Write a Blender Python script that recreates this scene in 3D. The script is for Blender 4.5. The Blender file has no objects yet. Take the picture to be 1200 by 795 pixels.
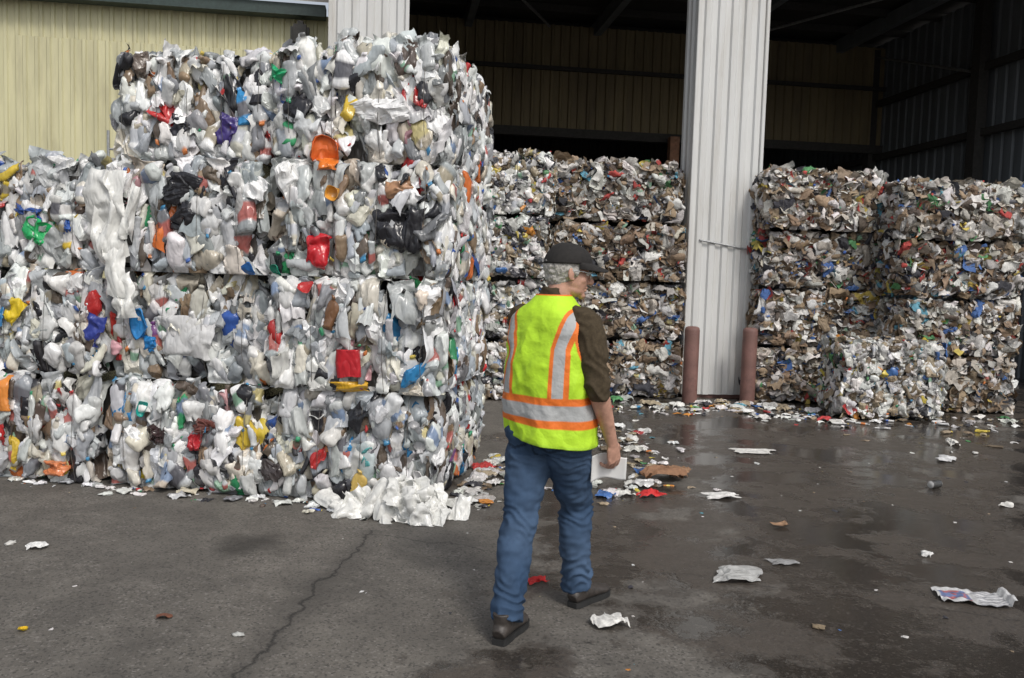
import bpy, bmesh, math, random
import numpy as np
from mathutils import Vector, Matrix, noise
R=math.radians
rng=np.random.default_rng(11); random.seed(5)
scene=bpy.context.scene
COL=scene.collection
# ---------------------------------------------------------------- helpers
def mk(name,verts,faces,mat=None,cols=None,smooth=True,parent=None,smarr=None):
    me=bpy.data.meshes.new(name)
    if isinstance(faces,np.ndarray):
        v=np.asarray(verts,dtype=np.float32)
        me.vertices.add(len(v)); me.vertices.foreach_set('co',v.ravel())
        nf=len(faces); k=faces.shape[1]
        me.loops.add(nf*k); me.loops.foreach_set('vertex_index',faces.astype(np.int32).ravel())
        me.polygons.add(nf); me.polygons.foreach_set('loop_start',np.arange(0,nf*k,k,dtype=np.int32))
        me.update(calc_edges=True)
    else:
        me.from_pydata([tuple(p) for p in verts],[],faces); me.update()
    if cols is not None:
        ca=me.color_attributes.new('Col','FLOAT_COLOR','POINT')
        c=np.ones((len(cols),4),dtype=np.float32); c[:,:3]=cols
        ca.data.foreach_set('color',c.ravel())
    me.polygons.foreach_set('use_smooth',[smooth]*len(me.polygons) if smarr is None else smarr)
    o=bpy.data.objects.new(name,me); COL.objects.link(o)
    if mat: me.materials.append(mat)
    if parent: o.parent=parent
    return o
def empty(name,loc=(0,0,0),rz=0):
    e=bpy.data.objects.new(name,None); e.location=loc; e.rotation_euler=(0,0,rz); COL.objects.link(e); return e
class NT:
    def __init__(s,m): s.t=m.node_tree; s.n=s.t.nodes; s.l=s.t.links
    def a(s,ty,**k):
        n=s.n.new(ty)
        for q,v in k.items(): setattr(n,q,v)
        return n
    def c(s,a,b): s.l.new(a,b)
def setin(n,**k):
    for q,v in k.items(): n.inputs[q.replace('_',' ')].default_value=v
def mat(name,col=(.5,.5,.5),rough=.6,vcol=False,nscale=20,namt=.25,bscale=60,bstr=.2,bdist=.01,metal=0,spec=.5,dirt=None,stretch=None,ridge=False,det=3.0,bdet=2.0):
    m=bpy.data.materials.new(name); m.use_nodes=True; t=NT(m)
    b=t.n['Principled BSDF']; b.inputs['Roughness'].default_value=rough; b.inputs['Metallic'].default_value=metal
    b.inputs['Specular IOR Level'].default_value=spec
    tc=t.a('ShaderNodeTexCoord'); src=tc.outputs['Object']
    if stretch:
        mp=t.a('ShaderNodeMapping'); mp.inputs['Scale'].default_value=stretch; t.c(src,mp.inputs[0]); src=mp.outputs[0]
    n=t.a('ShaderNodeTexNoise'); setin(n,Scale=nscale,Detail=det,Roughness=.65); t.c(src,n.inputs['Vector'])
    mr=t.a('ShaderNodeMapRange'); setin(mr,From_Min=.3,From_Max=.7,To_Min=1-namt,To_Max=1+namt); t.c(n.outputs[0],mr.inputs[0])
    mx=t.a('ShaderNodeMix',data_type='RGBA',blend_type='MULTIPLY'); mx.inputs[0].default_value=1
    if vcol:
        at=t.a('ShaderNodeAttribute',attribute_name='Col'); t.c(at.outputs['Color'],mx.inputs[6])
    else: mx.inputs[6].default_value=(*col,1)
    t.c(mr.outputs[0],mx.inputs[7]); out=mx.outputs[2]
    if dirt:
        n2=t.a('ShaderNodeTexNoise'); setin(n2,Scale=dirt[1],Detail=5.0,Roughness=.7); t.c(src,n2.inputs['Vector'])
        m2=t.a('ShaderNodeMapRange'); setin(m2,From_Min=.48,From_Max=.72,To_Min=0.0,To_Max=dirt[2]); t.c(n2.outputs[0],m2.inputs[0])
        x2=t.a('ShaderNodeMix',data_type='RGBA'); x2.inputs[7].default_value=(*dirt[0],1)
        t.c(m2.outputs[0],x2.inputs[0]); t.c(out,x2.inputs[6]); out=x2.outputs[2]
    t.c(out,b.inputs['Base Color'])
    if bstr:
        n3=t.a('ShaderNodeTexNoise'); setin(n3,Scale=bscale,Detail=bdet,Roughness=.5); t.c(src,n3.inputs['Vector'])
        h=n3.outputs[0]
        if ridge:
            a1=t.a('ShaderNodeMath',operation='SUBTRACT'); t.c(h,a1.inputs[0]); a1.inputs[1].default_value=.5
            a2=t.a('ShaderNodeMath',operation='ABSOLUTE'); t.c(a1.outputs[0],a2.inputs[0]); h=a2.outputs[0]
        bp=t.a('ShaderNodeBump'); setin(bp,Strength=bstr,Distance=bdist); t.c(h,bp.inputs['Height']); t.c(bp.outputs[0],b.inputs['Normal'])
    return m
# ---------------------------------------------------------------- camera
cam=bpy.data.cameras.new('camera'); co=bpy.data.objects.new('camera',cam); COL.objects.link(co)
cam.sensor_width=36; cam.lens=30; cam.clip_end=500
co.matrix_world=Matrix.Translation((0,0,1.62))@Matrix.Rotation(R(90-4.12),4,'X')@Matrix.Rotation(.03,4,'Z')
scene.camera=co
# ---------------------------------------------------------------- light
SE,SA=R(48),R(150)
w=bpy.data.worlds.new('World'); scene.world=w; w.use_nodes=True; t=NT(w)
sk=t.a('ShaderNodeTexSky',sky_type='NISHITA'); sk.sun_disc=False; sk.sun_elevation=SE; sk.sun_rotation=SA; sk.dust_density=3; sk.air_density=1
hs=t.a('ShaderNodeHueSaturation'); hs.inputs['Saturation'].default_value=.35
t.c(sk.outputs[0],hs.inputs['Color']); t.c(hs.outputs[0],t.n['Background'].inputs[0]); t.n['Background'].inputs[1].default_value=.14
sl=bpy.data.lights.new('sun','SUN'); sl.energy=1.5; sl.angle=R(14); sl.color=(1,.95,.88)
so=bpy.data.objects.new('sun',sl); COL.objects.link(so)
sd=Vector((math.sin(SA)*math.cos(SE),math.cos(SA)*math.cos(SE),math.sin(SE)))
so.rotation_euler=sd.to_track_quat('Z','Y').to_euler()
scene.view_settings.view_transform='Standard'; scene.view_settings.look='None'; scene.view_settings.exposure=0
# ---------------------------------------------------------------- ground
def ground_mat():
    m=bpy.data.materials.new('wet_asphalt'); m.use_nodes=True; t=NT(m); b=t.n['Principled BSDF']
    tc=t.a('ShaderNodeTexCoord'); P=tc.outputs['Object']
    def nz(sc,d=4.0,r=.6,vec=P):
        n=t.a('ShaderNodeTexNoise'); setin(n,Scale=sc,Detail=d,Roughness=r); t.c(vec,n.inputs['Vector']); return n.outputs[0]
    def mr(s,a,b_,c,d):
        n=t.a('ShaderNodeMapRange'); setin(n,From_Min=a,From_Max=b_,To_Min=c,To_Max=d); t.c(s,n.inputs[0]); return n.outputs[0]
    def ma(op,a,b_,c=None):
        n=t.a('ShaderNodeMath',operation=op)
        for i,q in enumerate((a,b_,c)):
            if q is None: continue
            if isinstance(q,(int,float)): n.inputs[i].default_value=q
            else: t.c(q,n.inputs[i])
        return n.outputs[0]
    def mix(f,a,b_,bt='MIX'):
        n=t.a('ShaderNodeMix',data_type='RGBA',blend_type=bt)
        for i,q in ((0,f),(6,a),(7,b_)):
            if isinstance(q,(int,float)): n.inputs[i].default_value=q
            elif isinstance(q,tuple): n.inputs[i].default_value=(*q,1)
            else: t.c(q,n.inputs[i])
        return n.outputs[2]
    sx=t.a('ShaderNodeSeparateXYZ'); t.c(P,sx.inputs[0]); X,Y=sx.outputs[0],sx.outputs[1]
    n1=nz(.55,6.0,.62)
    wet=ma('ADD',n1,ma('MULTIPLY',ma('MINIMUM',ma('SUBTRACT',X,.4),1.4),.085))
    wet=mr(wet,.465,.505,0.0,1.0)
    damp=mr(nz(1.3,6.0,.66),.46,.53,0.0,1.0)
    base=mix(mr(nz(3.0,6.0,.7),.3,.7,0.0,1.0),(.105,.096,.084),(.185,.170,.148))
    base=mix(mr(nz(.9,5.0,.6),.42,.6,0.0,.35),base,(.075,.068,.060))
    base=mix(ma('MULTIPLY',wet,.85),base,(.066,.054,.044))
    base=mix(ma('MULTIPLY',ma('MULTIPLY',damp,wet),.8),base,(.030,.025,.021))
    base=mix(ma('MULTIPLY',damp,.25),base,(.06,.055,.05))
    v=t.a('ShaderNodeTexVoronoi'); setin(v,Scale=95.0); t.c(P,v.inputs['Vector'])
    sp=t.a('ShaderNodeSeparateColor'); t.c(v.outputs['Color'],sp.inputs[0])
    dry=ma('SUBTRACT',1.0,ma('MULTIPLY',ma('MAXIMUM',wet,damp),.75))
    base=mix(ma('MULTIPLY',mr(sp.outputs[0],.80,1.0,0.0,.55),dry),base,(.28,.26,.24))
    base=mix(mr(sp.outputs[1],.7,1.0,0.0,.7),base,(.03,.028,.026))
    res=mr(nz(4.5,7.0,.78),.60,.72,0.0,.6); base=mix(res,base,(.25,.23,.20))
    cr=ma('ABSOLUTE',ma('SUBTRACT',ma('ADD',X,ma('MULTIPLY',nz(2.6,6.0,.65),.32)),ma('ADD',ma('MULTIPLY',Y,.095),-1.20)),0)
    crm=mr(cr,0.0,.015,.9,0.0)
    crl=mr(cr,.0,.14,.55,0.0)
    side=ma('LESS_THAN',Y,5.3)
    base=mix(ma('MULTIPLY',crl,side),base,(.055,.05,.045))
    base=mix(ma('MULTIPLY',crm,side),base,(.018,.017,.015))
    c2=ma('ABSOLUTE',ma('SUBTRACT',ma('ADD',Y,ma('MULTIPLY',nz(3.1,6.0,.65),.3)),ma('ADD',ma('MULTIPLY',X,-.32),5.1)),0)
    s2=ma('MULTIPLY',ma('GREATER_THAN',X,-.9),ma('LESS_THAN',X,4.5))
    base=mix(ma('MULTIPLY',mr(c2,0.0,.012,.7,0.0),s2),base,(.02,.018,.016))
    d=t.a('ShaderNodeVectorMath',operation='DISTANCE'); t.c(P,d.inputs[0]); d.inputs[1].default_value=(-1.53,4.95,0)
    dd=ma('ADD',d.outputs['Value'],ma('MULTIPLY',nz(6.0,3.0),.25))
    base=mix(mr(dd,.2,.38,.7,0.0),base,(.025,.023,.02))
    t.c(base,b.inputs['Base Color'])
    ro=mix(wet,(.72,)*3,(.32,)*3); ro=mix(mr(nz(9,4.0),.35,.65,0.0,.35),ro,(.6,)*3)
    ro=mix(ma('MULTIPLY',damp,wet),ro,(.09,)*3)
    t.c(ro,b.inputs['Roughness'])
    bp=t.a('ShaderNodeBump'); setin(bp,Strength=.5,Distance=.006)
    hh=ma('ADD',nz(120,2.0,.7),ma('MULTIPLY',nz(14,3.0),1.2)); hh=ma('SUBTRACT',hh,ma('MULTIPLY',crm,side))
    hh=ma('MULTIPLY',hh,ma('SUBTRACT',1.0,ma('MULTIPLY',ma('MULTIPLY',damp,wet),.88)))
    t.c(hh,bp.inputs['Height']); t.c(bp.outputs[0],b.inputs['Normal'])
    return m
mk('ground',[(-150,-150,0),(150,-150,0),(150,150,0),(-150,150,0)],[(0,1,2,3)],ground_mat())
# ---------------------------------------------------------------- corrugated building
m_cream=mat('cream_corrugated_steel',(.60,.57,.36),.5,nscale=2,namt=.10,bstr=.1,bscale=8,dirt=((.32,.29,.18),1.2,.6),stretch=(3,3,.35))
m_cream2=mat('faded_corrugated_steel',(.62,.62,.53),.5,nscale=2,namt=.12,bstr=.1,bscale=8,dirt=((.36,.33,.24),1.2,.6),stretch=(3,3,.35))
m_colw=mat('white_corrugated_steel',(.64,.645,.635),.45,nscale=3,namt=.07,bstr=.08,bscale=10,dirt=((.34,.31,.26),1.5,.6),stretch=(3,3,.3))
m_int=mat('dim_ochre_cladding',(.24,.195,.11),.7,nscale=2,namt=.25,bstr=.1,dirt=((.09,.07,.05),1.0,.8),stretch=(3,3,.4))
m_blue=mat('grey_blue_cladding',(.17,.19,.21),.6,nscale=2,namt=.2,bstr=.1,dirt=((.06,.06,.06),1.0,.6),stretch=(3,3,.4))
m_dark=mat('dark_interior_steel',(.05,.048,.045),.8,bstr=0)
m_roof=mat('weathered_roof',(.42,.38,.33),.8,nscale=1.5,namt=.2,bstr=.2,bscale=8,dirt=((.22,.2,.18),.8,.7))
m_green=mat('dark_green_trim',(.03,.05,.045),.5,bstr=0)
m_rust=mat('oxide_red_paint',(.20,.105,.09),.65,nscale=8,namt=.35,dirt=((.10,.055,.04),4,.8),bstr=.2)
m_rpost=mat('lightened_rust_post',(.40,.20,.12),.65,nscale=8,namt=.35,bstr=.1)  # rust colour lightened to make up for the dark interior around the post
m_pipe=mat('galvanised_conduit',(.35,.36,.37),.4,metal=.5,bstr=0)
def corr(name,p0,p1,z0,z1,pitch,dep,m,parent,flat=.6):
    p0=Vector(p0);p1=Vector(p1);L=(p1-p0).length;d=(p1-p0)/L;n=Vector((d.y,-d.x))
    pts=[];s=0
    while s<L:
        for fr,o in ((0,0),(flat,0),(flat+.1,dep),(.9,dep)):
            q=s+fr*pitch
            if q<=L: pts.append(p0+d*q+n*o)
        s+=pitch
    pts.append(p1)
    v=[(p.x,p.y,z0) for p in pts]+[(p.x,p.y,z1) for p in pts]; k=len(pts)
    return mk(name,v,[(i,i+1,k+i+1,k+i) for i in range(k-1)],m,smooth=False,parent=parent)
def box(name,c,s,m,parent=None,bev=0):
    bm=bmesh.new(); bmesh.ops.create_cube(bm,size=1)
    for v in bm.verts: v.co=Vector((v.co.x*s[0],v.co.y*s[1],v.co.z*s[2]))+Vector(c)
    if bev: bmesh.ops.bevel(bm,geom=bm.edges[:],offset=bev,segments=2,affect='EDGES')
    me=bpy.data.meshes.new(name); bm.to_mesh(me); bm.free(); me.materials.append(m)
    o=bpy.data.objects.new(name,me); COL.objects.link(o)
    if parent:o.parent=parent
    return o
def pipe(name,a,b,r,m,parent=None,n=14):
    a=Vector(a);b=Vector(b);t_=(b-a).normalized();q=t_.orthogonal().normalized();s=t_.cross(q)
    v=[];
    for c in (a,b):
        for i in range(n):
            an=2*math.pi*i/n; v.append(c+(q*math.cos(an)+s*math.sin(an))*r)
    f=[(i,(i+1)%n,n+(i+1)%n,n+i) for i in range(n)]+[tuple(range(n))[::-1],tuple(range(n,2*n))]
    return mk(name,v,f,m,smooth=False,parent=parent)
wh=empty('recycling_warehouse',(2.92,12.05,0),R(8))
def column(name,cx):
    wd,dp=.96,.55; pts=[]
    def side(a,b,nr):
        a=Vector(a);b=Vector(b);L=(b-a).length;d=(b-a)/L;n=Vector((d.y,-d.x));p=L/nr
        for i in range(nr):
            for fr,o in ((0,0),(.3,0),(.42,.028),(.80,.028),(.92,0)):
                pts.append(a+d*(i+fr)*p+n*o)
    x0,x1=cx-wd/2,cx+wd/2
    side((x0,0),(x1,0),5); side((x1,0),(x1,dp),3); side((x1,dp),(x0,dp),5); side((x0,dp),(x0,0),3)
    k=len(pts); v=[(p.x,p.y,.05) for p in pts]+[(p.x,p.y,7.2) for p in pts]
    mk(name,v,[(i,(i+1)%k,k+(i+1)%k,k+i) for i in range(k)],m_colw,smooth=False,parent=wh)
    for xx in (x0-.012,x1+.012):
        box(name+'_corner_trim',(xx,.03,3.6),(.05,.13,7.1),m_colw,wh,.006)
    box(name+'_base',(cx,dp/2,.03),(wd-.06,dp-.06,.06),m_rust,wh)
column('column',0); column('column_second',-4.95)
corr('front_header',(-5.5,0.02),(9.0,0.02),6.9,9.2,.3,.04,m_colw,wh)
box('door_header_beam',(1.7,.3,6.8),(14.4,.25,.3),m_dark,wh)
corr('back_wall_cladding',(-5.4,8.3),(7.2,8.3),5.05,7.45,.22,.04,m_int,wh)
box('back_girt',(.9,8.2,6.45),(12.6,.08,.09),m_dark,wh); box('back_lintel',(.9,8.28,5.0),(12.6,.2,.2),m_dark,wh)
corr('back_wall_far',(-5.4,15),(7.2,15),0,7.4,.3,.04,m_dark,wh)  # wall coloured dark to stand in for the unlit hall behind
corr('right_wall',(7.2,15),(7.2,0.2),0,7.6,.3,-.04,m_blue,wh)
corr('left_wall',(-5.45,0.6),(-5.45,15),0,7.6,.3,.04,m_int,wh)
for z in (2.2,3.5,4.8,6.1): box('side_girt',(7.06,7.5,z),(.12,14.6,.14),m_dark,wh)
for y in (.6,4.5,8.4): box('side_post',(7.0,y,3.7),(.22,.25,7.4),m_dark,wh)
box('inner_post',(1.85,8.0,2.5),(.22,.2,5.0),m_rpost,wh)
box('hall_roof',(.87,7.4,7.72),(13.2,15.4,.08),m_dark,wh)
for y in np.arange(1,15,1.3): box('purlin',(.87,y,7.58),(13,.08,.16),m_dark,wh)
for x in (-3,0,3,6): box('rafter',(x,7.5,7.42),(.16,14.5,.3),m_blue,wh)
pipe('roof_brace',(3.2,7.9,7.3),(5.6,3.0,7.3),.03,m_pipe,wh); pipe('roof_brace_b',(-1.2,7.9,7.3),(-3.2,4,7.3),.03,m_pipe,wh)
pipe('wall_brace',(6.95,8.2,7.2),(6.95,4.5,6.0),.03,m_pipe,wh)
pipe('conduit_horizontal',(-.36,-.045,2.22),(.44,-.045,2.1),.014,m_pipe,wh)
pipe('conduit_vertical',(.50,-.10,.95),(.50,-.10,3.2),.02,m_pipe,wh)
def bollard(x,y):
    n=24;prof=[(0.1,.0),(.1,.03),(.1,.98),(.092,1.02),(.06,1.035),(0.001,1.04)]
    v=[];f=[]
    for r,z in prof:
        for i in range(n): v.append((r*math.cos(2*math.pi*i/n),r*math.sin(2*math.pi*i/n),z))
    for k in range(len(prof)-1):
        for i in range(n): f.append((k*n+i,k*n+(i+1)%n,(k+1)*n+(i+1)%n,(k+1)*n+i))
    o=mk('bollard',v,f,m_rust); o.location=(x,y,0)
bollard(2.43,11.5); bollard(3.24,11.6)
sh=empty('corrugated_metal_shed',(2.92,12.05,0),R(8))
corr('wall',(-22,1.4),(-5.55,1.4),0,5.3,.155,.025,m_cream,sh,.55)
corr('wall_faded_panel',(-12.5,1.34),(-10.2,1.34),0,5.2,.155,.025,m_cream2,sh,.55)
corr('wall_upper_panel',(-9.8,1.36),(-5.56,1.36),2.0,4.75,.155,.025,m_cream,sh,.55)
box('eave_trim',(-13.8,1.22,5.3),(16.4,.22,.16),m_green,sh)
mk('roof',[(-22,1.05,5.40),(-5.55,1.05,5.40),(-5.55,5,7.7),(-22,5,7.7)],[(0,1,2,3)],m_roof,parent=sh)
mk('roof_gable',[(-5.56,1.1,5.3),(-5.56,5,5.3),(-5.56,5,7.65)],[(0,1,2)],m_cream,parent=sh)
box('flood_light',(-5.95,1.15,4.95),(.26,.16,.3),m_dark,sh,.04); box('flood_light_bracket',(-5.95,1.26,5.12),(.08,.2,.08),m_dark,sh)
pipe('vent_pipe',(-8.45,.9,0),(-8.45,.9,3.45),.02,m_pipe,sh); pipe('vent_arm',(-8.45,.9,3.2),(-8.1,.9,3.2),.015,m_pipe,sh)
# ---------------------------------------------------------------- debris pieces
def nv(p,f,seed):
    return Vector(noise.noise_vector(Vector(p)*f+Vector((seed*7.13,seed*3.7,seed*1.9))))
SH=[]
def addshape(G,wrap,label=None,cap=None,kind='',sm=True):
    n,m=G.shape[:2]; idx=np.arange(n*m).reshape(n,m); q=[]
    for i in range(n-1):
        for j in range(m if wrap else m-1):
            q.append((idx[i,j],idx[i,(j+1)%m],idx[i+1,(j+1)%m],idx[i+1,j]))
    V=G.reshape(-1,3).astype(np.float32)
    z=np.zeros(n*m,bool); lb=z.copy().reshape(n,m); cp=lb.copy()
    if label: lb[label[0]:label[1]]=True
    if cap is not None: cp[cap:]=True
    SH.append(dict(v=V,f=np.array(q),lab=lb.ravel(),cap=cp.ravel(),kind=kind,sm=sm)); return len(SH)-1
def jug(seed,prof,L,r,flat,cr):
    n=len(prof)*1; m=16; G=np.zeros((n,m,3))
    bx=random.uniform(-.25,.25);tw=random.uniform(-.6,.6)
    for i,(tt,pr) in enumerate(prof):
        for j in range(m):
            a=2*math.pi*j/m+tw*tt
            p=Vector((pr*r*math.cos(a),pr*r*flat*math.sin(a),(tt-.5)*L))
            q=Vector((p.x,p.y,p.z*.6))
            d=nv(q,14,seed); e=nv(q,34,seed+9)
            k=1-cr*(1-abs(d.x)*2.4)*.45
            p=Vector((p.x*k,p.y*(1-cr*(1-abs(d.y)*2.4)*.6),p.z))+d*.020*cr*2+Vector((e.x,-abs(e.y)*1.5,e.z*.5))*.011*min(1,cr*1.3)
            p.x+=bx*(tt-.5)**2*L*2
            G[i,j]=p
    return G
PJ=[(0,.02),(.01,.7),(.04,.95),(.11,1),(.18,.98),(.25,.94),(.33,1),(.4,1),(.47,.95),(.55,1),(.62,1),(.69,.95),(.76,.8),(.84,.5),(.9,.24),(.905,.32),(.97,.32),(.98,.02)]
PB=[(0,.02),(.01,.8),(.05,1),(.11,.84),(.17,1),(.23,.86),(.29,1),(.35,.88),(.41,1),(.55,1.0),(.65,1),(.73,.85),(.80,.55),(.86,.34),(.865,.44),(.96,.44),(.97,.02)]
JUG=[addshape(jug(s,PJ,random.uniform(.21,.29),random.uniform(.065,.085),random.uniform(.45,.7),random.choice((.3,.5,.7,.95))),True,(5,10),14,'jug',s%4!=3) for s in range(16)]
BOT=[addshape(jug(s+40,PB,random.uniform(.19,.27),random.uniform(.032,.046),random.uniform(.6,.95),random.choice((.15,.3,.5,.8))),True,(8,11),14,'bot',True) for s in range(12)]
def film(seed,wx,wz,n,a1,a2,g=0):
    G=np.zeros((n,n,3))
    for i in range(n):
        for j in range(n):
            u=(j/(n-1)-.5);v=(i/(n-1)-.5)
            p=Vector((u*wx,0,v*wz)); q=Vector((u*wx,0,v*wz*(.3 if g else .6)))
            d=nv(q,10,seed);e=nv(q,25,seed+3)
            rd=abs(d.y)*2-.4; re=abs(e.y)*2-.4
            p=p+Vector((d.x*a1*1.2,rd*a1+re*a2,d.z*a1))+Vector((e.x,0,e.z))*a2*.8
            rr=(abs(u)*2)**4+(abs(v)*2)**4
            p.y+=.035*rr
            G[i,j]=p
    return G
FILM=[addshape(film(s,random.uniform(.16,.26),random.uniform(.2,.32),16,.06,.028),False,kind='film',sm=s%3!=0) for s in range(12)]
DRAPE=[addshape(film(s+60,random.uniform(.12,.18),random.uniform(.30,.42),18,.055,.034,1),False,kind='drape',sm=True) for s in range(6)]
def blob(seed):
    n,m=12,16; G=np.zeros((n,m,3))
    for i in range(n):
        th=math.pi*(i+.05)/(n-.9)
        for j in range(m):
            a=2*math.pi*j/m
            p=Vector((math.sin(th)*math.cos(a)*.08,math.sin(th)*math.sin(a)*.04,math.cos(th)*.10))
            d=nv(p,14,seed);e=nv(p,36,seed+4)
            G[i,j]=p*(.8+.9*abs(d.x))+d*.03+e*.018
    return G
BLOB=[addshape(blob(s+80),True,kind='blob',sm=s%2==0) for s in range(8)]
def tub(seed,deep):
    prof=[(.01,0),(.75,0),(.8,.1),(.88,.5),(.95,.95),(1.06,1),(1.0,.9),(.85,.4),(.74,.08),(.01,.06)]
    m=16;G=np.zeros((len(prof),m,3))
    for i,(r,z) in enumerate(prof):
        for j in range(m):
            a=2*math.pi*j/m
            p=Vector((r*.055*math.cos(a),-z*deep,r*.055*math.sin(a))); G[i,j]=p+nv(p,12,seed)*.035
    return G
TUB=[addshape(tub(s+100,random.choice((.015,.03,.05))),True,kind='tub') for s in range(6)]
def flake(seed):
    n=5;G=np.zeros((n,n,3)); wx=random.uniform(.07,.15);wz=random.uniform(.06,.16);k=random.uniform(-.04,.04);sk_=random.uniform(-.3,.3);k2=random.uniform(-.04,.04)
    for i in range(n):
        for j in range(n):
            u=j/(n-1)-.5;v=i/(n-1)-.5;p=Vector((u*wx+v*sk_*wx,k*(2*u)**2+k2*abs(2*v),v*wz)); G[i,j]=p+nv(p,15,seed)*.022
    return G
FLK=[addshape(flake(s+130),False,kind='flake',sm=False) for s in range(18)]
def box_shape():
    prof=[(.02,-.5),(1,-.5),(1,-.49),(1.03,0),(1,.49),(1,.5),(.02,.5)]
    m=16; A=np.zeros((len(prof),m,3))
    for i,(r,z) in enumerate(prof):
        for j in range(m):
            a=2*math.pi*(j+.5)/m; c,s=math.cos(a),math.sin(a); q=max(abs(c),abs(s)); p=Vector((r*.08*c/q,r*.035*s/q,z*.19)); A[i,j]=p+nv(p,9,5)*.02
    return A
BOXS=[addshape(box_shape(),True,kind='box')]
NEARP=[((.82,.82,.81),32),((.70,.71,.71),17),((.54,.56,.57),11),((.38,.40,.41),9),((.70,.67,.58),8),((.50,.45,.36),4),((.42,.46,.49),7),((.24,.25,.26),5),
 ((.025,.025,.03),4.2),((.04,.11,.40),.8),((.03,.22,.48),.5),((.50,.03,.03),1.0),((.68,.18,.04),.6),((.04,.30,.12),.5),((.68,.50,.06),.6),((.13,.10,.08),4),((.28,.20,.13),2.5),((.20,.07,.24),.2),((.5,.28,.3),.3)]
PAPER=[((.72,.70,.67),27),((.50,.46,.40),15),((.33,.245,.165),19),((.24,.17,.11),14),((.42,.40,.38),11),((.13,.10,.08),8),((.45,.07,.06),2.2),((.07,.15,.38),2.4),((.12,.32,.42),1.4),((.55,.43,.10),1.3),((.04,.04,.05),6),((.1,.28,.12),.9)]
MIXP=[((.74,.73,.71),34),((.5,.5,.48),19),((.36,.29,.2),11),((.2,.15,.1),8),((.45,.05,.05),1.6),((.06,.15,.38),1.9),((.12,.35,.42),1.2),((.6,.48,.08),1.5),((.6,.25,.05),.9),((.05,.05,.06),5),((.1,.3,.12),.9)]
BRIGHT=np.array([(.06,.13,.4),(.5,.05,.05),(.05,.3,.15),(.65,.5,.1),(.6,.2,.06),(.8,.8,.8),(.06,.25,.45),(.2,.2,.2),(.02,.02,.02)])
LABEL=np.array([(.75,.74,.72),(.6,.62,.66),(.45,.4,.3),(.25,.33,.48),(.5,.16,.14),(.6,.52,.25),(.25,.42,.3),(.75,.7,.6),(.15,.15,.17)])
def pick(pal,k):
    c=np.array([p[0] for p in pal]);w_=np.array([p[1] for p in pal],float);i=rng.choice(len(pal),k,p=w_/w_.sum())
    return np.clip(c[i]*rng.uniform(.72,1.1,(k,1))*rng.uniform(.97,1.03,(k,3)),0,.84)
class Acc:
    def __init__(s): s.v=[];s.f=[];s.c=[];s.s=[];s.n=0
    def add(s,V,F,C,sm=True):
        s.v.append(V.astype(np.float32));s.f.append(F+s.n);s.c.append(C.astype(np.float32));s.s.append(np.full(len(F),sm));s.n+=len(V)
    def place(s,sid,M,T,C,C2=None,lab=.35,caps=.3):
        S=SH[sid];k=len(T);nvv=len(S['v'])
        V=np.einsum('kij,nj->kni',M,S['v'])+T[:,None,:]
        c=np.repeat(C[:,None,:],nvv,1)
        if C2 is not None and S['lab'].any():
            L=(rng.random(k)<lab)[:,None]&S['lab'][None]; c[L]=np.repeat(C2[:,None,:],nvv,1)[L]
            C3=BRIGHT[rng.integers(0,len(BRIGHT),k)]
            L=(rng.random(k)<caps)[:,None]&S['cap'][None]; c[L]=np.repeat(C3[:,None,:],nvv,1)[L]
        F=(S['f'][None]+(np.arange(k)*nvv)[:,None,None]).reshape(-1,4)
        s.add(V.reshape(-1,3),F,c.reshape(-1,3),S['sm'])
    def obj(s,name,m,fn=None):
        V=np.concatenate(s.v)
        if fn: V=fn(V)
        return mk(name,V,np.concatenate(s.f),m,np.concatenate(s.c),smarr=np.concatenate(s.s))
def rotm(sp,tx,tz):
    k=len(sp);c,s_=np.cos,np.sin
    Ry=np.zeros((k,3,3));Ry[:,0,0]=c(sp);Ry[:,0,2]=s_(sp);Ry[:,1,1]=1;Ry[:,2,0]=-s_(sp);Ry[:,2,2]=c(sp)
    Rx=np.zeros((k,3,3));Rx[:,0,0]=1;Rx[:,1,1]=c(tx);Rx[:,1,2]=-s_(tx);Rx[:,2,1]=s_(tx);Rx[:,2,2]=c(tx)
    Rz=np.zeros((k,3,3));Rz[:,2,2]=1;Rz[:,0,0]=c(tz);Rz[:,0,1]=-s_(tz);Rz[:,1,0]=s_(tz);Rz[:,1,1]=c(tz)
    return Rz@Rx@Ry
KN=dict(
 near=dict(pal=NEARP,sh=[(JUG,.36),(BOT,.23),(FILM,.14),(DRAPE,.17),(BLOB,.07),(TUB,.03)],dens=225,sc=(.66,1.18),tilt=.38,dep=.075,free=.25),
 paper=dict(pal=PAPER,sh=[(FLK,.86),(FILM,.05),(BOT,.05),(BLOB,.04)],dens=540,sc=(.6,1.4),tilt=.8,dep=.055,free=.9),
 mix=dict(pal=MIXP,sh=[(FLK,.35),(BOT,.24),(FILM,.14),(BLOB,.10),(JUG,.15),(TUB,.02)],dens=400,sc=(.5,.95),tilt=.55,dep=.05,free=.6))
m_bale=mat('baled_plastic',vcol=True,rough=.25,nscale=14,namt=.14,bscale=17,bstr=.6,bdist=.03,ridge=True,det=2.0,bdet=1.0,stretch=(1.2,1.2,.6),spec=.6)
m_pap=mat('baled_paper',vcol=True,rough=.75,nscale=30,namt=.22,bscale=60,bstr=.4,bdist=.01,det=2.0)
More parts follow.
